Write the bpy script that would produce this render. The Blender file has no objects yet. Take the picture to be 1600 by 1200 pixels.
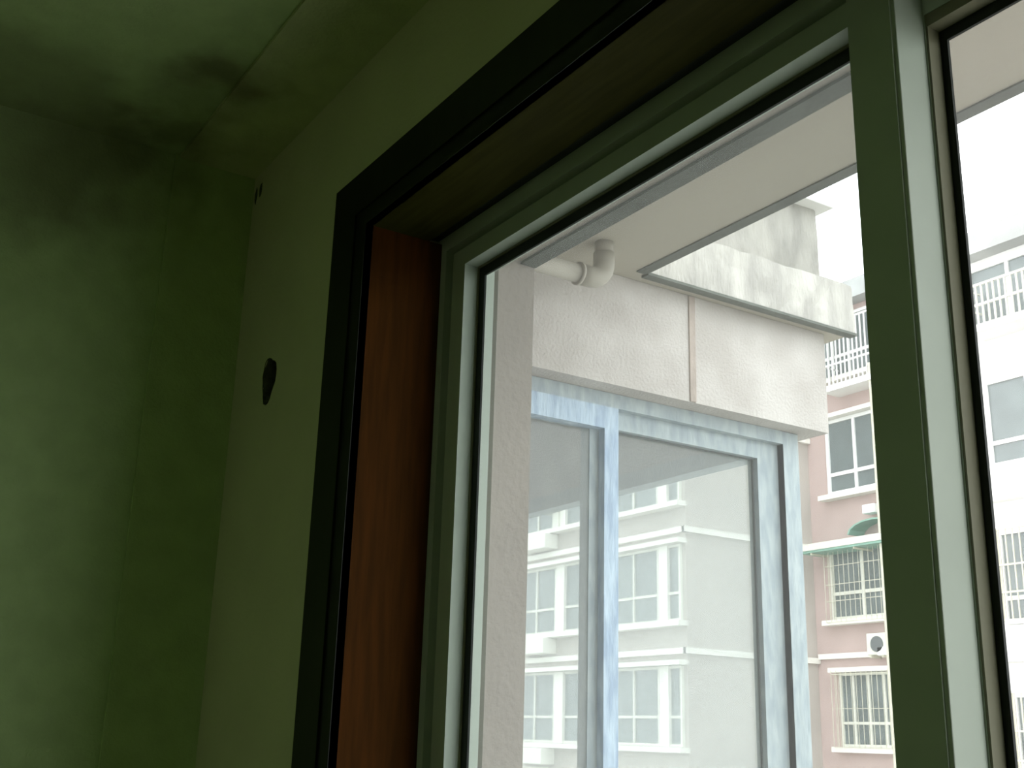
import bpy, bmesh, math, random
from mathutils import Vector, Matrix
random.seed(4)
S = bpy.context.scene
COL = S.collection

# ------------------------------------------------------------------ camera
YAW, PITCH, ROLL = -1.00634586, 0.296620313, 0.0290857564
FPX = 1809.09
f = Vector((math.sin(YAW)*math.cos(PITCH), math.cos(YAW)*math.cos(PITCH), math.sin(PITCH)))
r = Vector((math.cos(YAW), -math.sin(YAW), 0)); u = r.cross(f)
r2 = r*math.cos(ROLL) + u*math.sin(ROLL); u2 = -r*math.sin(ROLL) + u*math.cos(ROLL)
cd = bpy.data.cameras.new('camera'); cam = bpy.data.objects.new('camera', cd); COL.objects.link(cam)
cam.matrix_world = Matrix(((r2.x, u2.x, -f.x, 0), (r2.y, u2.y, -f.y, 0), (r2.z, u2.z, -f.z, 0), (0, 0, 0, 1)))
cd.sensor_width = 36; cd.lens = 36*FPX/1600; cd.clip_start = 0.02; cd.clip_end = 500
S.camera = cam

# ------------------------------------------------------------------ world, exposure
SKY = 3.7
w = bpy.data.worlds.new('sky'); S.world = w; w.use_nodes = True
bg = w.node_tree.nodes['Background']
bg.inputs['Color'].default_value = (0.97, 1.0, 1.0, 1); bg.inputs['Strength'].default_value = SKY
S.view_settings.view_transform = 'Standard'; S.view_settings.look = 'None'
S.view_settings.gamma = 1; S.view_settings.use_curve_mapping = False
S.view_settings.exposure = 0.0
S.cycles.max_bounces = 12; S.cycles.diffuse_bounces = 6; S.cycles.transparent_max_bounces = 16
# fill for the room: an unseen area light added behind the viewer
ld = bpy.data.lights.new('room_fill', 'AREA'); ld.size = 1.2; ld.energy = 6.0; ld.color = (0.80, 1.0, 0.62)
lo = bpy.data.objects.new('room_fill', ld); COL.objects.link(lo); lo.location = (-0.6, -2.0, 1.15)
lo['label'] = 'unseen fill light added to brighten the dim room'; lo['category'] = 'fill light'

# ------------------------------------------------------------------ materials
def mat(name, col, rough=0.7, noise=0.0, scale=8.0, col2=None, bump=0.0, bscale=60.0, spec=0.3, stretch=(1, 1, 1), coat=0.0, detail=4):
    m = bpy.data.materials.new(name); m.use_nodes = True
    nt = m.node_tree; b = nt.nodes['Principled BSDF']
    b.inputs['Roughness'].default_value = rough
    b.inputs['Specular IOR Level'].default_value = spec
    b.inputs['Coat Weight'].default_value = coat
    b.inputs['Base Color'].default_value = (*col, 1)
    tc = nt.nodes.new('ShaderNodeTexCoord'); mp = nt.nodes.new('ShaderNodeMapping')
    mp.inputs['Scale'].default_value = stretch
    nt.links.new(tc.outputs['Object'], mp.inputs['Vector'])
    if noise or col2:
        n = nt.nodes.new('ShaderNodeTexNoise'); n.inputs['Scale'].default_value = scale; n.inputs['Detail'].default_value = detail
        nt.links.new(mp.outputs[0], n.inputs['Vector'])
        cr = nt.nodes.new('ShaderNodeValToRGB')
        c2 = col2 or tuple(c*(1-noise) for c in col)
        cr.color_ramp.elements[0].position = 0.36; cr.color_ramp.elements[0].color = (*c2, 1)
        cr.color_ramp.elements[1].position = 0.64; cr.color_ramp.elements[1].color = (*col, 1)
        nt.links.new(n.outputs['Fac'], cr.inputs['Fac']); nt.links.new(cr.outputs[0], b.inputs['Base Color'])
    if bump:
        n2 = nt.nodes.new('ShaderNodeTexNoise'); n2.inputs['Scale'].default_value = bscale; n2.inputs['Detail'].default_value = 3
        nt.links.new(mp.outputs[0], n2.inputs['Vector'])
        bp = nt.nodes.new('ShaderNodeBump'); bp.inputs['Strength'].default_value = bump; bp.inputs['Distance'].default_value = 0.01
        nt.links.new(n2.outputs['Fac'], bp.inputs['Height']); nt.links.new(bp.outputs[0], b.inputs['Normal'])
    return m

def glass(name, dust, dustcol, tint, gloss=0.06):
    """thin pane: mostly see-through, a film of dust that scatters, and a mirror-like share"""
    m = bpy.data.materials.new(name); m.use_nodes = True; nt = m.node_tree
    for n in list(nt.nodes):
        if n.type != 'OUTPUT_MATERIAL': nt.nodes.remove(n)
    out = [n for n in nt.nodes if n.type == 'OUTPUT_MATERIAL'][0]
    tr = nt.nodes.new('ShaderNodeBsdfTransparent'); tr.inputs[0].default_value = (*tint, 1)
    df = nt.nodes.new('ShaderNodeBsdfDiffuse'); df.inputs[0].default_value = (*dustcol, 1)
    tl = nt.nodes.new('ShaderNodeBsdfTranslucent'); tl.inputs[0].default_value = (*dustcol, 1)
    gl = nt.nodes.new('ShaderNodeBsdfGlossy'); gl.inputs['Roughness'].default_value = 0.02
    mx = nt.nodes.new('ShaderNodeMixShader'); mx.inputs[0].default_value = 0.6
    nt.links.new(df.outputs[0], mx.inputs[1]); nt.links.new(tl.outputs[0], mx.inputs[2])
    n = nt.nodes.new('ShaderNodeTexNoise'); n.inputs['Scale'].default_value = 3.0; n.inputs['Detail'].default_value = 5
    tc = nt.nodes.new('ShaderNodeTexCoord'); nt.links.new(tc.outputs['Object'], n.inputs['Vector'])
    mr = nt.nodes.new('ShaderNodeMapRange'); mr.inputs['To Min'].default_value = dust*0.85; mr.inputs['To Max'].default_value = dust*1.15
    nt.links.new(n.outputs['Fac'], mr.inputs['Value'])
    m2 = nt.nodes.new('ShaderNodeMixShader'); nt.links.new(mr.outputs[0], m2.inputs[0])
    nt.links.new(tr.outputs[0], m2.inputs[1]); nt.links.new(mx.outputs[0], m2.inputs[2])
    m3 = nt.nodes.new('ShaderNodeMixShader'); m3.inputs[0].default_value = gloss
    nt.links.new(m2.outputs[0], m3.inputs[1]); nt.links.new(gl.outputs[0], m3.inputs[2])
    nt.links.new(m3.outputs[0], out.inputs['Surface'])
    return m

M = dict(
    wall=mat('interior_paint', (0.56, 0.57, 0.37), 0.9, 0.06, 5, bump=0.12, bscale=90),
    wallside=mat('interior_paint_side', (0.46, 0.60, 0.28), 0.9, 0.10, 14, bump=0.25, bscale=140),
    floor=mat('floor_tile', (0.35, 0.33, 0.26), 0.5, 0.1, 3),
    hole=mat('raw_plaster', (0.09, 0.10, 0.06), 0.95, 0.5, 60, bump=0.5),
    casing=mat('dark_lacquer', (0.010, 0.011, 0.006), 0.45, 0.3, 30, stretch=(1, 1, 0.1), spec=0.2),
    mahogany=mat('mahogany_lacquer', (0.068, 0.024, 0.005), 0.6, 0.0, 25, col2=(0.045, 0.018, 0.004), stretch=(3, 3, 0.25), spec=0.02),
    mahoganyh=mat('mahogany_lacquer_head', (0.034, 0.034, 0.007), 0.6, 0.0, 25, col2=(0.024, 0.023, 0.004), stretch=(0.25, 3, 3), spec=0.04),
    pvc=mat('window_frame_paint', (0.43, 0.50, 0.42), 0.45, 0.05, 12),
    pvctan=mat('sash_seal', (0.19, 0.19, 0.125), 0.6),
    gasket_and_shade=mat('black_gasket_and_shade', (0.012, 0.016, 0.012), 0.6),
    render=mat('grey_beige_render', (0.37, 0.33, 0.29), 0.9, 0.10, 4, bump=0.3, bscale=70),
    soffit=mat('soffit_paint', (0.44, 0.41, 0.34), 0.9, 0.08, 2.2, bump=0.1, bscale=40),
    dark_grey=mat('dark_grey_mottled', (0.14, 0.15, 0.13), 0.9, 0.25, 9, bump=0.2),  # dark grey of the soffit edge bands and the upper post
    concrete=mat('stained_concrete', (0.55, 0.53, 0.48), 0.95, 0, 7, col2=(0.37, 0.355, 0.325), bump=0.6, bscale=45, stretch=(1, 2.2, 0.7)),
    weathered=mat('weathered_concrete', (0.40, 0.385, 0.345), 0.95, 0, 7, col2=(0.27, 0.26, 0.235), bump=0.5, bscale=45, stretch=(1, 2, 0.8)),
    rough=mat('rough_render', (0.58, 0.545, 0.51), 0.95, 0, 6, col2=(0.47, 0.435, 0.40), bump=0.4, bscale=110, detail=6),
    seam=mat('patched_seam', (0.45, 0.38, 0.33), 0.95, 0.2, 20, bump=0.3),
    film=mat('blue_grey_aluminium_film', (0.43, 0.49, 0.50), 0.5, 0, 38, col2=(0.31, 0.37, 0.40), bump=0.3, bscale=60, stretch=(1, 1, 0.35), detail=6),
    filmb=mat('pale_blue_protective_film', (0.50, 0.62, 0.73), 0.5, 0, 42, col2=(0.32, 0.42, 0.55), bump=0.4, bscale=60, stretch=(1, 1, 0.3), detail=7),
    pipe=mat('painted_pipe', (0.44, 0.41, 0.35), 0.6, 0.1, 20),
    pink=mat('pink_render', (0.50, 0.385, 0.355), 0.9, 0.10, 1.5),
    cream=mat('cream_render', (0.46, 0.42, 0.38), 0.9, 0.10, 1.2),
    white=mat('white_paint', (0.82, 0.82, 0.80), 0.8, 0.06, 2),
    ledge=mat('ledge_paint', (0.80, 0.78, 0.72), 0.8, 0.06, 2),
    offwhite=mat('aged_white', (0.70, 0.70, 0.62), 0.7, 0.1, 3),
    eave=mat('grey_cement_eave', (0.46, 0.47, 0.46), 0.9, 0.25, 1.2),
    green=mat('green_sheet', (0.24, 0.42, 0.34), 0.6, 0.1, 3),
    pane=mat('dark_window_glass', (0.15, 0.18, 0.18), 0.25, 0.25, 1.2, spec=0.6),
    rail=mat('rusty_white_rail', (0.62, 0.60, 0.48), 0.6, 0.15, 6),
    dark=mat('dark_grille', (0.12, 0.13, 0.13), 0.7),
    asphalt=mat('courtyard_concrete', (0.42, 0.41, 0.38), 0.95, 0.2, 0.3),
    g_left=glass('dusty_pane', 0.07, (0.80, 0.80, 0.79), (0.93, 0.95, 0.955), 0.02),
    g_right=glass('cleaner_pane', 0.08, (0.92, 0.93, 0.94), (1, 1, 1), 0.02),
    g_bay=glass('hazy_balcony_pane', 0.20, (0.72, 0.76, 0.76), (0.94, 0.96, 0.955), 0.03),
    g_front=glass('hazy_front_pane', 0.09, (0.72, 0.76, 0.76), (0.98, 0.985, 0.98), 0.02),
)

# ceiling: same paint plus damp stains with their own outline and painted corner shade
def stained(name, col):
    m = mat(name, col, 0.95, 0.10, 14, bump=0.2, bscale=120)
    nt = m.node_tree; b = nt.nodes['Principled BSDF']
    src = b.inputs['Base Color'].links[0].from_socket
    geo = nt.nodes.new('ShaderNodeNewGeometry')
    nz = nt.nodes.new('ShaderNodeTexNoise'); nz.inputs['Scale'].default_value = 9; nz.inputs['Detail'].default_value = 5
    nt.links.new(geo.outputs['Position'], nz.inputs['Vector'])
    last = src
    for (c, rr, k) in (((-2.13, 0.62, 1.32), 0.10, 0.55), ((-2.24, 0.60, 1.32), 0.13, 0.35), ((-2.47, 0.62, 1.32), 0.13, 0.45), ((-2.56, 0.50, 1.22), 0.20, 0.30), ((-2.56, 0.22, 1.34), 0.36, 0.38)):  # last two spots: shade painted along the ceiling and side wall junction
        d = nt.nodes.new('ShaderNodeVectorMath'); d.operation = 'DISTANCE'
        nt.links.new(geo.outputs['Position'], d.inputs[0]); d.inputs[1].default_value = c
        a = nt.nodes.new('ShaderNodeMath'); a.operation = 'MULTIPLY_ADD'; a.inputs[1].default_value = 0.22; 
        nt.links.new(nz.outputs['Fac'], a.inputs[0]); nt.links.new(d.outputs['Value'], a.inputs[2])
        mr = nt.nodes.new('ShaderNodeMapRange'); mr.inputs['From Min'].default_value = rr+0.02; mr.inputs['From Max'].default_value = rr+0.15
        mr.inputs['To Min'].default_value = k; mr.inputs['To Max'].default_value = 0
        nt.links.new(a.outputs[0], mr.inputs['Value'])
        mx = nt.nodes.new('ShaderNodeMixRGB'); mx.inputs['Color2'].default_value = (0.07, 0.05, 0.02, 1)
        nt.links.new(mr.outputs[0], mx.inputs['Fac']); nt.links.new(last, mx.inputs['Color1']); last = mx.outputs[0]
    nt.links.new(last, b.inputs['Base Color'])
    return m
M['ceil'] = stained('ceiling_paint', (0.43, 0.56, 0.26))
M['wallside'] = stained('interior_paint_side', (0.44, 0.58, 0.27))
M['band'] = stained('ceiling_band_paint', (0.50, 0.56, 0.29))

# ------------------------------------------------------------------ helpers
def link(name, me, m, parent=None):
    o = bpy.data.objects.new(name, me); COL.objects.link(o)
    if m: me.materials.append(m)
    if parent:
        o.parent = parent
        o.matrix_parent_inverse = Matrix.Translation(parent.location).inverted()
    return o

def bx(bm, x0, x1, y0, y1, z0, z1, bev=0):
    v = [bm.verts.new((x, y, z)) for x in (x0, x1) for y in (y0, y1) for z in (z0, z1)]
    fs = [bm.faces.new([v[i] for i in q]) for q in ((0, 1, 3, 2), (4, 6, 7, 5), (0, 4, 5, 1), (2, 3, 7, 6), (0, 2, 6, 4), (1, 5, 7, 3))]
    if bev:
        es = list({e for f_ in fs for e in f_.edges})
        bmesh.ops.bevel(bm, geom=es, offset=bev, segments=2, affect='EDGES', profile=0.5)

def done(name, bm, m, parent=None, smooth=False):
    bmesh.ops.recalc_face_normals(bm, faces=bm.faces)
    me = bpy.data.meshes.new(name); bm.to_mesh(me); bm.free()
    if smooth:
        for p in me.polygons: p.use_smooth = True
    return link(name, me, m, parent)

def boxes(name, lst, m, parent=None, bev=0):
    bm = bmesh.new()
    for b in lst: bx(bm, *b, bev=bev)
    return done(name, bm, m, parent)

def ring(bm, x0, x1, z0, z1, wl, wr, wt, wb, y0, y1, axis='y'):
    """mitred rectangular frame; axis 'y': frame lies in XZ and has depth in Y; axis 'x': lies in YZ, depth in X"""
    o = [(x0, z0), (x1, z0), (x1, z1), (x0, z1)]
    i = [(x0+wl, z0+wb), (x1-wr, z0+wb), (x1-wr, z1-wt), (x0+wl, z1-wt)]
    def P(p, d): return (p[0], d, p[1]) if axis == 'y' else (d, p[0], p[1])
    V = {(k, j, d): bm.verts.new(P((o, i)[k][j], (y0, y1)[d])) for k in (0, 1) for j in range(4) for d in (0, 1)}
    for j in range(4):
        n = (j+1) % 4
        bm.faces.new((V[0, j, 0], V[0, n, 0], V[1, n, 0], V[1, j, 0]))
        bm.faces.new((V[0, j, 1], V[1, j, 1], V[1, n, 1], V[0, n, 1]))
        bm.faces.new((V[0, j, 0], V[0, j, 1], V[0, n, 1], V[0, n, 0]))
        bm.faces.new((V[1, j, 0], V[1, n, 0], V[1, n, 1], V[1, j, 1]))

def rings(name, lst, m, parent, axis='y'):
    bm = bmesh.new()
    for a in lst: ring(bm, *a, axis=axis)
    return done(name, bm, m, parent)

def empty(name, loc=(0, 0, 0)):
    o = bpy.data.objects.new(name, None); COL.objects.link(o); o.location = loc; o.empty_display_size = 0.1
    return o

def tag(o, label=None, cat=None, group=None, kind=None):
    for k, v in (('label', label), ('category', cat), ('group', group), ('kind', kind)):
        if v: o[k] = v
    return o

def struct(o, label=None): return tag(o, label, None, None, 'structure')

def tube(bm, pts, rad, n=20):
    """smooth swept tube through pts"""
    pts = [Vector(p) for p in pts]; rows = []
    for k, p in enumerate(pts):
        t = (pts[min(k+1, len(pts)-1)] - pts[max(k-1, 0)]).normalized()
        a = t.cross(Vector((1, 0, 0)))
        if a.length < 0.1: a = t.cross(Vector((0, 1, 0)))
        a.normalize(); b = t.cross(a)
        rows.append([bm.verts.new(p + (a*math.cos(2*math.pi*i/n) + b*math.sin(2*math.pi*i/n))*rad) for i in range(n)])
    for A, B in zip(rows, rows[1:]):
        for i in range(n): bm.faces.new((A[i], A[(i+1) % n], B[(i+1) % n], B[i]))
    bm.faces.new(rows[0]); bm.faces.new(rows[-1][::-1])

def plate(name, loops, y0, y1, m, parent=None):
    """wall plate in XZ with holes (first loop is the outline), extruded from y0 to y1"""
    bm = bmesh.new()
    for lp in loops:
        vs = [bm.verts.new((x, y0, z)) for x, z in lp]
        for i in range(len(vs)): bm.edges.new((vs[i], vs[(i+1) % len(vs)]))
    bmesh.ops.triangle_fill(bm, use_beauty=True, use_dissolve=False, edges=bm.edges[:], normal=(0, -1, 0))
    g = bmesh.ops.extrude_face_region(bm, geom=bm.faces[:])
    bmesh.ops.translate(bm, verts=[v for v in g['geom'] if isinstance(v, bmesh.types.BMVert)], vec=(0, y1-y0, 0))
    return done(name, bm, m, parent)

def rect(x0, x1, z0, z1): return [(x0, z0), (x1, z0), (x1, z1), (x0, z1)]

# ================================================================== ROOM SHELL
XL, XR, YB, YW, ZF, ZC = -2.565, 1.9, -3.4, 0.845, -1.5, 1.32
ox0, ox1, oz0, oz1 = -1.855, 0.315, -0.64, 0.933      # window opening in the inner leaf
hole = []
for k in range(22):
    a = 2*math.pi*k/22; rr = 0.046*(1+0.10*math.sin(3*a+0.7)+0.06*random.uniform(-1, 1))
    hole.append((-2.325+rr*0.85*math.cos(a), 0.733+rr*1.12*math.sin(a)))
wf = struct(plate('wall_front', [rect(XL-0.2, XR+0.2, ZF, 1.5), rect(ox0, ox1, oz0, oz1), hole], YW, 1.10, M['wall']), 'dim greenish plaster wall around the window')
# ragged broken lip of the hole
bm = bmesh.new(); n = len(hole)
rows = []
for (k, dy) in ((1.0, -0.0015), (0.9, 0.012), (0.93, 0.12)):
    rows.append([bm.verts.new((-2.325+(x+2.325)*k*(1+random.uniform(-.04, .04)), YW+dy, 0.733+(z-0.733)*k*(1+random.uniform(-.04, .04)))) for x, z in hole])
for A, B in zip(rows, rows[1:]):
    for i in range(n): bm.faces.new((A[i], A[(i+1) % n], B[(i+1) % n], B[i]))
bm.faces.new(rows[-1])
tag(done('wall_hole', bm, M['hole'], wf), 'small ragged round hole through the plaster')
bm = bmesh.new()                                        # two small chips near the corner under the beam
for (cx, cz) in ((-2.535, 1.255), (-2.505, 1.262)):
    vs = [bm.verts.new((cx+0.007*math.cos(a)*random.uniform(.7, 1.3), YW-0.001, cz+0.022*math.sin(a)*random.uniform(.7, 1.2))) for a in [2*math.pi*i/9 for i in range(9)]]
    top = bm.faces.new(vs); g = bmesh.ops.extrude_face_region(bm, geom=[top])
    bmesh.ops.translate(bm, verts=[v for v in g['geom'] if isinstance(v, bmesh.types.BMVert)], vec=(0, 0.006, 0))
done('plaster_chip', bm, M['hole'], wf)
struct(boxes('wall_left', [(XL-0.2, XL, YB-0.2, YW, ZF, 1.5)], M['wallside']), 'dim rough plaster side wall')
struct(boxes('trim_1', [(XL, XL+0.010, 0.645, YW, ZF, ZC)], M['wallside']), 'shallow plaster pilaster in the corner left of the window')
struct(boxes('trim_2', [(XL+0.010, XR, 0.655, YW, 1.311, ZC)], M['band']), 'shallow plaster band along the ceiling above the window')
struct(boxes('wall_right', [(XR, XR+0.2, YB-0.2, YW, ZF, 1.5)], M['wall']))
struct(boxes('wall_back', [(XL, XR, YB-0.2, YB, ZF, 1.5)], M['wall']))
struct(boxes('ceiling', [(XL, XR, YB, YW, ZC, 1.5)], M['ceil']), 'dim ceiling with brown damp stains and painted shade near the corner')
struct(boxes('floor', [(XL-0.2, XR+0.2, YB-0.2, 1.10, ZF-0.15, ZF)], M['floor']))

# ================================================================== WOODEN LINING AND CASING
t = struct(empty('trim_3', (-1.91, YW, 0.97)), 'dark wooden casing and red-brown lining around the window')
def prism(name, poly, y0, y1, m):
    return plate(name, [poly], y0, y1, m, t)
ci = (-1.84, 0.30, -0.62, 0.918)      # inner clear opening
co = (-1.982, 0.442, -0.76, 1.036)    # outer casing edge
CY = 0.829
for nm, poly in (
    ('casing_board', [(co[0], co[2]), (ci[0], ci[2]), (ci[0], ci[3]), (co[0], co[3])]),
    ('casing_board', [(co[0], co[3]), (ci[0], ci[3]), (ci[1], ci[3]), (co[1], co[3])]),
    ('casing_board', [(ci[1], ci[2]), (co[1], co[2]), (co[1], co[3]), (ci[1], ci[3])]),
    ('casing_board', [(co[0], co[2]), (co[1], co[2]), (ci[1], ci[2]), (ci[0], ci[2])])):
    prism(nm, poly, CY, YW, M['casing'])
bm = bmesh.new(); ring(bm, co[0], co[1], co[2], co[3], 0.10, 0.10, 0.085, 0.10, CY-0.004, CY)
done('casing_step', bm, M['casing'], t)
tag(boxes('lining_board', [(ox0, ci[0], YW-0.015, 1.0, ci[2], ci[3])], M['mahogany'], t), 'glossy red-brown left jamb lining')
boxes('lining_board', [(ci[1], ox1, YW-0.015, 1.0, ci[2], ci[3])], M['mahogany'], t)
boxes('lining_board', [(ox0, ox1, YW-0.015, 0.966, ci[3], oz1)], M['mahoganyh'], t)
tag(boxes('head_shade_strip', [(ox0, ox1, 0.9662, 0.998, oz1-0.004, oz1)], M['gasket_and_shade'], t), 'black strip painting the shade between head lining and frame')  # black strip put in for the shade where head lining meets frame
boxes('sill_board', [(ox0, ox1, YW-0.015, 1.0, oz0, ci[2])], M['mahoganyh'], t)

# ================================================================== WINDOW
wn = struct(empty('window_1', (-0.79, 1.03, -0.64)), 'grey-white framed two-pane window')
FB = 1.066
zb = -0.62
rings('outer_frame', [(ox0, ox1, oz0, oz1, 0.035, 0.035, 0.035, 0.04, 0.994, FB),
                      (-1.82, 0.28, -0.60, 0.898, 0.018, 0.018, 0.012, 0.02, 1.014, FB)], M['pvc'], wn)
rings('fixed_frame', [(-1.802, -0.79, -0.58, 0.886, 0.045, 0.035, 0.035, 0.05, 1.0, FB)], M['pvc'], wn)
boxes('mullion', [(-0.825, -0.757, 0.998, 1.050, -0.58, 0.886), (-0.79, -0.757, 1.05, FB, -0.58, .886)], M['pvc'], wn, bev=0.0012)
boxes('mullion_cover_strip', [(-0.825, -0.7625, 0.9955, 0.998, -0.58, 0.886)], M['pvc'], wn)
rings('glazing_seal', [(-1.757, -0.825, -0.53, 0.851, 0.0035, 0.0035, 0.0035, 0.0035, 1.028, 1.033)], M['pvctan'], wn)
rings('glazing_gasket', [(-1.757, -0.825, -0.53, 0.851, 0.0225, 0.0225, 0.0225, 0.0225, 1.031, 1.035)], M['gasket_and_shade'], wn)
tag(boxes('glass_pane', [(-1.757, -0.825, 1.0355, 1.0395, -0.53, 0.851)], M['g_left'], wn), 'dusty left pane')
rings('sash', [(-0.757, 0.262, -0.58, 0.886, 0.0015, 0.06, 0.040, 0.05, 1.050, 1.092)], M['pvc'], wn)
rings('glazing_seal', [(-0.7555, 0.202, -0.53, 0.846, 0.003, 0.003, 0.0165, 0.003, 1.051, 1.0725)], M['pvctan'], wn)
rings('glazing_gasket', [(-0.7555, 0.202, -0.53, 0.846, 0.0125, 0.0225, 0.0315, 0.0225, 1.073, 1.077)], M['gasket_and_shade'], wn)
tag(boxes('glass_pane', [(-0.7555, 0.202, 1.0775, 1.0815, -0.53, 0.846)], M['g_right'], wn), 'clearer right pane')

# ================================================================== OWN BUILDING, OUTSIDE
ZG = -12.0
struct(plate('wall_outer', [rect(-6.0, 4.0, ZG, 1.23), rect(-1.80, 0.27, -0.62, 0.909)], 1.101, 1.185, M['render']), 'plain grey-beige outer wall reveal beside the glass')
eb = bpy.data.objects['wall_outer']
boxes('edge_band', [(-1.80, 0.27, 1.152, 1.187, 0.903, 0.9095)], M['dark_grey'], eb)  # thin darker band along the outer edge of the opening head
# the slab overhead: over the window and out over the balcony
sl = struct(empty('balcony_slab', (-2.3, 1.185, 1.23)), 'concrete slab of the storey above, overhanging the window')
boxes('slab', [(-6.0, -2.30, 1.185, 2.706, 1.23, 1.387), (-2.30, 4.0, 1.185, 1.88, 1.23, 1.387)], M['soffit'], sl)
boxes('edge_band', [(-2.30, 4.0, 1.848, 1.882, 1.226, 1.2305)], M['dark_grey'], sl)
def worn_slab(name, x0, x1, y0, y1, z0, z1, m, parent, step=0.05, amp=0.006):
    bm = bmesh.new(); bx(bm, x0, x1, y0, y1, z0, z1)
    for ax, a, b in ((1, y0, y1), (2, z0, z1)):
        k = a+step
        while k < b-0.01:
            no = [0, 0, 0]; no[ax] = 1; co_ = [0, 0, 0]; co_[ax] = k
            bmesh.ops.bisect_plane(bm, geom=bm.verts[:]+bm.edges[:]+bm.faces[:], plane_co=co_, plane_no=no); k += step
    for v in bm.verts:
        if v.co.x > x1-1e-4 and y0+.01 < v.co.y: v.co.x += random.uniform(-amp, amp*0.3)
        if v.co.z > z1-1e-4: v.co.z += random.uniform(-amp, amp*0.6)
    return done(name, bm, m, parent)
tag(worn_slab('fascia', -2.299, -2.292, 1.88, 2.71, 1.229, 1.388, M['concrete'], sl), 'stained raw concrete slab edge')
boxes('edge_band', [(-2.318, -2.288, 1.88, 2.712, 1.222, 1.2302)], M['dark_grey'], sl)

# enclosed balcony (box projecting left of the window)
eb = tag(empty('enclosed_balcony', (-2.354, 1.9, ZG)), 'rough rendered glazed balcony projecting just left of the window', 'balcony')
XB, YE = -2.354, 2.634
tag(boxes('lintel_wall', [(XB-0.12, XB, 1.186, YE, 0.911, 1.229), (-5.2, XB-0.12, YE-0.12, YE, 0.911, 1.229)], M['rough'], eb), 'rough pale render above the balcony glazing')
boxes('balcony_parapet', [(XB-0.12, XB, 1.186, YE, ZG, -0.62), (-5.2, XB-0.12, YE-0.12, YE, ZG, -0.62)], M['rough'], eb)
boxes('side_wall', [(-5.32, -5.2, 1.186, YE, ZG, 1.229)], M['rough'], eb)
boxes('floor_slab', [(-5.2, XB-0.12, 1.186, YE-0.12, -1.62, -1.5)], M['concrete'], eb)
tag(boxes('render_seam', [(XB-0.002, XB+0.0045, 2.079, 2.102, 0.912, 1.228)], M['seam'], eb, bev=0.0015), 'pinkish vertical joint in the render')
# side glazing, frame in the YZ plane, facing +X
XF = -2.42
tag(rings('side_frame', [(1.186, 2.505, -0.60, 0.910, 0.05, 0.0, 0.040, 0.05, XF-0.07, XF)], M['film'], eb, 'x'), 'blue-grey aluminium outer frame')
tag(boxes('corner_post', [(XF-0.065, XF, 2.505, 2.570, -0.60, 0.910)], M['film'], eb, bev=0.002), 'pale wrapped corner post')
boxes('corner_bead', [(XF-0.045, XF-0.032, 2.5705, 2.579, -0.60, 0.910), (XF-0.02, XF-0.008, 2.5705, 2.5745, -0.60, 0.910)], M['film'], eb)
o = rings('front_sash', [(1.20, 1.8775, -0.55, 0.869, 0.045, 0.047, 0.062, 0.05, XF-0.038, XF+0.003)], M['filmb'], eb, 'x')
tag(o, 'sash wrapped in scuffed light blue film')
tag(boxes('glass_pane', [(XF-0.030, XF-0.026, 1.245, 1.8305, -0.50, 0.807)], M['g_bay'], o), 'hazy pane of the near sash')
o = rings('rear_sash', [(1.80, 2.472, -0.55, 0.872, 0.055, 0.052, 0.054, 0.05, XF-0.065, XF-0.024)], M['film'], eb, 'x')
tag(boxes('glass_pane', [(XF-0.052, XF-0.048, 1.855, 2.42, -0.50, 0.818)], M['g_bay'], o), 'hazy pane of the far sash')
rings('sash_gasket', [(1.8545, 2.421, -0.50, 0.8185, 0.004, 0.005, 0.005, 0.004, XF-0.047, XF-0.042)], M['dark'], o, 'x')
boxes('outer_jamb', [(XF-0.068, XF-0.024, 2.472, 2.5045, -0.55, 0.87)], M['film'], eb)
# front glazing of the balcony, facing +Y
rings('front_frame', [(-5.2, XF-0.066, -0.60, 0.910, 0.05, 0.03, 0.055, 0.05, 2.505, 2.568)], M['film'], eb)
tag(boxes('glass_pane', [(-5.15, XF-0.096, 2.534, 2.538, -0.55, 0.855)], M['g_front'], eb), 'hazy front pane of the balcony')

# drain pipe hanging below the slab
dp = tag(empty('drain_pipe', (-2.2, 1.66, 1.23)), 'beige painted drain pipe elbow hanging under the concrete slab', 'pipe')
R_ = 0.026; px, py, pz = -2.205, 1.665, 1.125
arc = [(px, py-0.045+0.045*math.sin(a), pz+0.045-0.045*math.cos(a)) for a in [math.pi/2*(1-i/8) for i in range(9)]]
bm = bmesh.new(); tube(bm, [(px, py, 1.2295), (px, py, pz+0.055)], R_*0.93); done('downpipe', bm, M['pipe'], dp, True)
bm = bmesh.new(); tube(bm, [(px, py, pz+0.075)]+arc+[(px, py-0.075, pz)], R_*1.06); done('elbow', bm, M['pipe'], dp, True)
bm = bmesh.new(); tube(bm, [(px, py-0.07, pz), (px, 1.187, pz-0.002)], R_*0.93); done('side_pipe', bm, M['pipe'], dp, True)
bm = bmesh.new(); tube(bm, [(px, py-0.084, pz), (px, py-0.076, pz)], R_*1.16); done('collar', bm, M['pipe'], dp, True)

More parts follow.
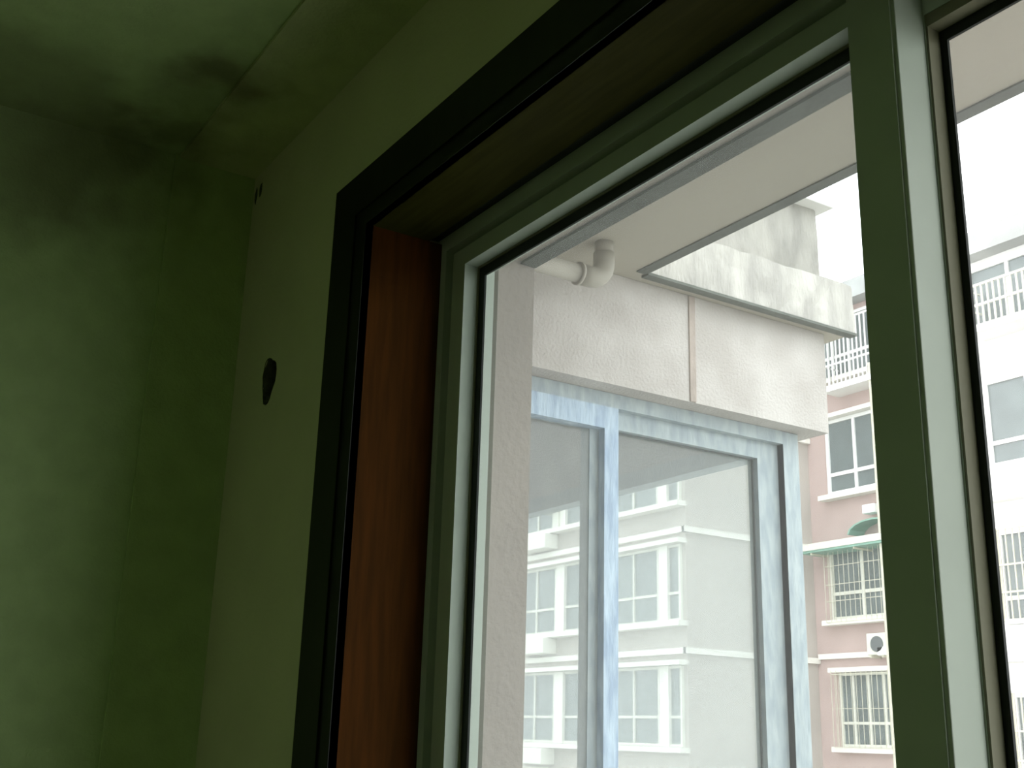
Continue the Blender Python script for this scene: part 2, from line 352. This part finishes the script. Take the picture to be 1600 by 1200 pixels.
# storey above: parapet wall, sill and glazing of the next balcony
ub = tag(empty('upper_balcony', (-2.36, 1.9, 1.39)), 'weathered parapet of the balcony on the storey above, against the sky', 'balcony')
worn_slab('parapet_wall', -2.50, -2.36, 1.186, 2.637, 1.388, 1.655, M['weathered'], ub, 0.09, 0.006)
tag(boxes('sill_slab', [(-2.52, -2.315, 1.186, 2.672, 1.656, 1.690)], M['white'], ub, bev=0.004), 'bright white projecting sill')
boxes('window_post', [(-2.40, -2.36, 2.60, 2.64, 1.691, 3.4)], M['dark_grey'], ub)
boxes('window_rail', [(-2.40, -2.36, 1.2, 2.60, 1.691, 1.73), (-2.40, -2.36, 1.2, 2.60, 3.36, 3.4), (-2.40, -2.36, 1.9, 1.94, 1.73, 3.36)], M['film'], ub)
boxes('glass_pane', [(-2.382, -2.378, 1.2, 2.60, 1.73, 3.36)], M['g_bay'], ub)

# ================================================================== COURTYARD AND BUILDINGS OPPOSITE
struct(boxes('ground', [(-120, 120, -40, 120, ZG-0.5, ZG)], M['asphalt']), 'courtyard ground far below')

def window(parent, x0, x1, z0, z1, Y, mull, trans, fm, fw=0.08, sill=True, label=None, ledge=False, proud=0.09):
    """one window of a facade at plane Y facing -Y: frame part with pane sub-parts, and a sill"""
    bm = bmesh.new()
    ring(bm, x0, x1, z0, z1, fw, fw, fw, fw, Y-proud, Y-0.002)
    for mx_ in mull: bx(bm, mx_-fw*.45, mx_+fw*.45, Y-proud*0.9, Y-0.004, z0+fw, z1-fw)
    for tz in trans: bx(bm, x0+fw, x1-fw, Y-proud*0.85, Y-0.006, tz-fw*.5, tz+fw*.5)
    o = done('window', bm, fm, parent)
    if label: o['label'] = label
    xs = [x0+fw]+[m_ for m_ in mull]+[x1-fw]; zs = [z0+fw]+list(trans)+[z1-fw]
    for a, b in zip(xs, xs[1:]):
        for c, d in zip(zs, zs[1:]):
            boxes('pane', [(a, b, Y-0.035, Y-0.010, c, d)], M['pane'], o)
    if sill: boxes('sill', [(x0-0.18, x1+0.18, Y-0.32, Y-0.002, z0-0.14, z0-0.005)], M['ledge'], parent)
    if ledge: boxes('ledge', [(x0-0.18, x1+0.18, Y-0.32, Y-0.002, z1+0.01, z1+0.13)], M['ledge'], parent)
    return o

def cage(parent, x0, x1, z0, z1, Y, depth, m, step=0.14, rails=(0.0, 0.33, 0.66, 1.0), rr=0.014, name='window_cage'):
    """burglar cage of thin bars standing off the wall"""
    bm = bmesh.new(); yo = Y-depth
    k = x0
    while k <= x1+1e-6:
        bx(bm, k-rr, k+rr, yo-rr, yo+rr, z0, z1); k += step
    for q in rails:
        z = z0+(z1-z0)*q
        bx(bm, x0, x1, yo-rr*1.4, yo+rr*1.4, z-rr*1.5, z+rr*1.5)
        for x in (x0, x1): bx(bm, x-rr, x+rr, yo, Y-0.01, z-rr, z+rr)
    for x in (x0, x1):
        for j in (0.33, 0.66): bx(bm, x-rr, x+rr, Y-depth*j-rr, Y-depth*j+rr, z0, z1)
    return tag(done(name, bm, m, parent), kind='stuff')

# --- cream wing (nearer)
YA, XA = 20.0, -22.9
A = tag(empty('apartment_building', (XA, YA, ZG)), 'cream apartment wing seen hazily through the balcony glazing', 'building', 'apartment wings across the courtyard')
boxes('wall', [(-46, XA, YA, 36, ZG, 12.7)], M['cream'], A)
boxes('roof_edge', [(-46.3, XA+0.3, YA-0.4, 36, 12.7, 13.1)], M['eave'], A)
for lv in range(-3, 4):
    dz = 3.1*lv
    if 5.35+dz > 12.5 or dz < -12: continue
    boxes('string_course', [(-46, XA+0.10, YA-0.14, YA-0.002, 5.27+dz, 5.42+dz), (XA+0.002, XA+0.12, YA-0.14, 24.69, 5.27+dz, 5.42+dz)], M['ledge'], A)
    for (x0, x1, p0, p1) in ((-25.9, -23.03, -23.85, -23.5), (-30.6, -27.1, -28.6, -28.18), (-34.6, -31.8, -33.0, -32.7)):
        z0, z1 = 3.0+dz, 4.98+dz
        window(A, x0, x1, z0, z1, YA, [x0+(p0-x0)*0.45, p0-0.1], [z0+0.72], M['offwhite'], 0.07, True, None, True)
        boxes('window_pier', [(p0, p1, YA-0.13, YA-0.003, z0, z1)], M['ledge'], A)
    # little planter box on the ledge
    boxes('ledge_box', [(-30.2, -28.7, YA-0.5, YA-0.002, 5.50+dz, 5.95+dz)], M['ledge'], A, bev=0.03)
boxes('wall_bracket', [(-29.2, -28.35, YA-0.35, YA-0.002, 6.60, 7.0), (-28.75, -28.45, YA-0.2, YA-0.002, 6.0, 6.58)], M['offwhite'], A)

# --- pink wing (set back)
YP = 24.7
Bd = tag(empty('apartment_building', (-20, YP, ZG)), 'pink apartment wing with white framed windows between balcony post and mullion', 'building', 'apartment wings across the courtyard')
boxes('wall', [(XA+0.003, -17.9, YP, 36, ZG, 12.1)], M['pink'], Bd)
boxes('roof_edge', [(XA+0.31, -17.9, YP-0.5, 36, 12.1, 12.65)], M['eave'], Bd)
boxes('string_course', [(XA+0.13, -17.9, YP-0.12, YP-0.002, 2.28, 2.42)], M['ledge'], Bd)
window(Bd, -22.14, -20.05, 6.72, 8.88, YP, [-21.13], [7.3], M['white'], 0.10, True, 'white framed four-pane window', True)
window(Bd, -22.22, -20.12, 3.29, 5.22, YP, [-21.12], [4.0], M['offwhite'], 0.09, True, 'barred window below the green awning')
window(Bd, -22.10, -20.15, 0.02, 1.90, YP, [-21.64, -21.13, -20.62], [0.62], M['offwhite'], 0.07, True, None, True)
window(Bd, -22.10, -20.15, 10.05, 11.9, YP, [-21.13], [10.7], M['white'], 0.09, True)
boxes('balcony_base', [(-21.62, -19.6, YP-0.68, YP-0.003, 9.50, 9.66)], M['white'], Bd)
cage(Bd, -21.58, -19.7, 9.67, 11.5, YP, 0.6, M['white'], 0.15, (0, 0.33, 1.0), 0.016)
cage(Bd, -22.1, -19.95, 3.2, 5.2, YP, 0.45, M['rail'], 0.17, (0.0, 0.28, 0.5, 0.75), 0.0055)
cage(Bd, -22.1, -19.95, 0.0, 1.95, YP, 0.40, M['rail'], 0.17, (0.0, 0.5, 0.95), 0.0055)
for k in range(1, 4):
    z = -3.3*k
    window(Bd, -22.14, -20.1, 0.02+z, 1.90+z, YP, [-21.13], [0.6+z], M['offwhite'], 0.08)
# narrow windows farther along, hidden from the room by the mullion
for z in (-3.3, 0.02, 3.3, 6.7): window(Bd, -19.4, -18.4, z, z+1.9, YP, [], [z+0.6], M['white'], 0.08)

# --- white wing (right)
Cd = tag(empty('apartment_building', (-14, YP-0.4, ZG)), 'bright white apartment wing with broad bands seen through the right pane', 'building', 'apartment wings across the courtyard')
YC = YP-0.3
boxes('wall', [(-17.89, -4.0, YC, 36, ZG, 11.9)], M['white'], Cd)
boxes('roof_edge', [(-17.89, -4.0, YC-0.5, 36, 11.9, 12.5)], M['eave'], Cd)
for (zb_, z0, z1) in ((5.70, 6.5, 8.70), (1.98, 2.8, 5.0), (-1.7, -0.9, 1.3), (-5.4, -4.6, -2.4), (-9.1, -8.3, -6.1)):
    boxes('white_band', [(-17.3, -4.2, YC-0.25, YC-0.003, zb_, z0-0.02)], M['white'], Cd)
    for k in range(3):
        x0 = -16.75+4.1*k
        window(Cd, x0, x0+3.3, z0+0.03, z1, YC, [x0+1.15, x0+2.2], [z0+0.62], M['white'], 0.10, False)
        if z0 < 5: cage(Cd, x0, x0+3.3, z0+0.1, z1, YC, 0.3, M['rail'], 0.18, (0.0, 0.3, 0.6, 1.0), 0.014)
boxes('cage_floor', [(-16.7, -13.0, YC-0.75, YC-0.003, 9.75, 9.9)], M['white'], Cd)
window(Cd, -16.9, -13.6, 10.1, 11.7, YC, [-15.8, -14.7], [], M['white'], 0.1, False)
cage(Cd, -16.6, -13.1, 9.91, 10.95, YC, 0.7, M['offwhite'], 0.16, (0, 0.5, 1.0), 0.02)

# things fixed to the pink wing
aw = tag(empty('awning', (-21.2, YP, 5.3)), 'flat green sheet awning with pale rim over the barred window', 'awning')
boxes('sheet', [(-22.64, -19.87, YP-0.75, YP-0.003, 5.08, 5.15)], M['green'], aw)
boxes('rim', [(-22.66, -19.85, YP-0.79, YP-0.752, 5.14, 5.32)], M['offwhite'], aw)
boxes('bracket', [(-22.30, -22.27, YP-0.74, YP-0.003, 5.02, 5.075), (-20.8, -20.77, YP-0.74, YP-0.003, 5.02, 5.075)], M['rail'], aw)
bm = bmesh.new(); prev = None
cx, cz = -20.25, 5.45
for k in range(9):
    a = math.pi*k/8
    row = [bm.verts.new((cx-0.85*math.cos(a), YP-0.003, cz+0.38*math.sin(a))), bm.verts.new((cx-0.85*math.cos(a), YP-0.6, cz+0.34*math.sin(a)))]
    row += [bm.verts.new((cx-0.80*math.cos(a), YP-0.6, cz+0.30*math.sin(a))), bm.verts.new((cx-0.80*math.cos(a), YP-0.003, cz+0.34*math.sin(a)))]
    if prev:
        for i in range(4): bm.faces.new((prev[i], row[i], row[(i+1) % 4], prev[(i+1) % 4]))
    prev = row
tag(done('awning', bm, M['green']), 'small arched green awning above the flat green one', 'awning')
lm = tag(boxes('flood_light', [(-20.72, -20.30, YP-0.40, YP-0.10, 5.98, 6.22), (-20.55, -20.47, YP-0.10, YP-0.003, 6.06, 6.14)], M['white'], None, bev=0.02), 'small bright white box above the arched green awning', 'box')
tag(boxes('meter_box', [(-20.50, -20.16, YP-0.42, YP-0.14, 2.28, 2.50), (-20.40, -20.30, YP-0.14, YP-0.003, 2.33, 2.43)], M['white'], None, bev=0.02), 'small bright white box right of the air conditioner', 'box')
dp2 = tag(empty('drain_pipe', (-20.1, YP-0.6, ZG)), 'thin yellowish vertical pipe with rungs at the edge of the mullion', 'pipe')
bm = bmesh.new(); tube(bm, [(-19.99, YP-0.62, -2.5), (-19.99, YP-0.62, 10.0)], 0.035, 8); done('pole', bm, M['rail'], dp2)
bm = bmesh.new(); tube(bm, [(-19.79, YP-0.62, -2.5), (-19.79, YP-0.62, 10.0)], 0.03, 8); done('pole', bm, M['rail'], dp2)
for k in range(28): boxes('rung', [(-19.99, -19.79, YP-0.635, YP-0.605, -2.3+k*0.45, -2.25+k*0.45)], M['rail'], dp2)
for k in range(4): boxes('wall_clamp', [(-19.91, -19.87, YP-0.61, YP-0.003, -2.3+k*3.6, -2.25+k*3.6)], M['rail'], dp2)
ac = tag(empty('air_conditioner', (-20.8, YP-0.2, 2.15)), 'white air conditioner unit with round fan under the barred window', 'air conditioner')
boxes('casing', [(-20.84, -20.21, YP-0.40, YP-0.08, 2.30, 2.85)], M['offwhite'], ac, bev=0.02)
bm = bmesh.new()
bmesh.ops.create_cone(bm, cap_ends=True, segments=24, radius1=0.20, radius2=0.20, depth=0.02, matrix=Matrix.Translation((-20.50, YP-0.41, 2.57)) @ Matrix.Rotation(math.pi/2, 4, 'X'))
done('fan_grille', bm, M['dark'], ac)
boxes('bracket', [(-20.74, -20.69, YP-0.42, YP-0.003, 2.23, 2.30), (-20.34, -20.29, YP-0.42, YP-0.003, 2.23, 2.30)], M['rail'], ac)
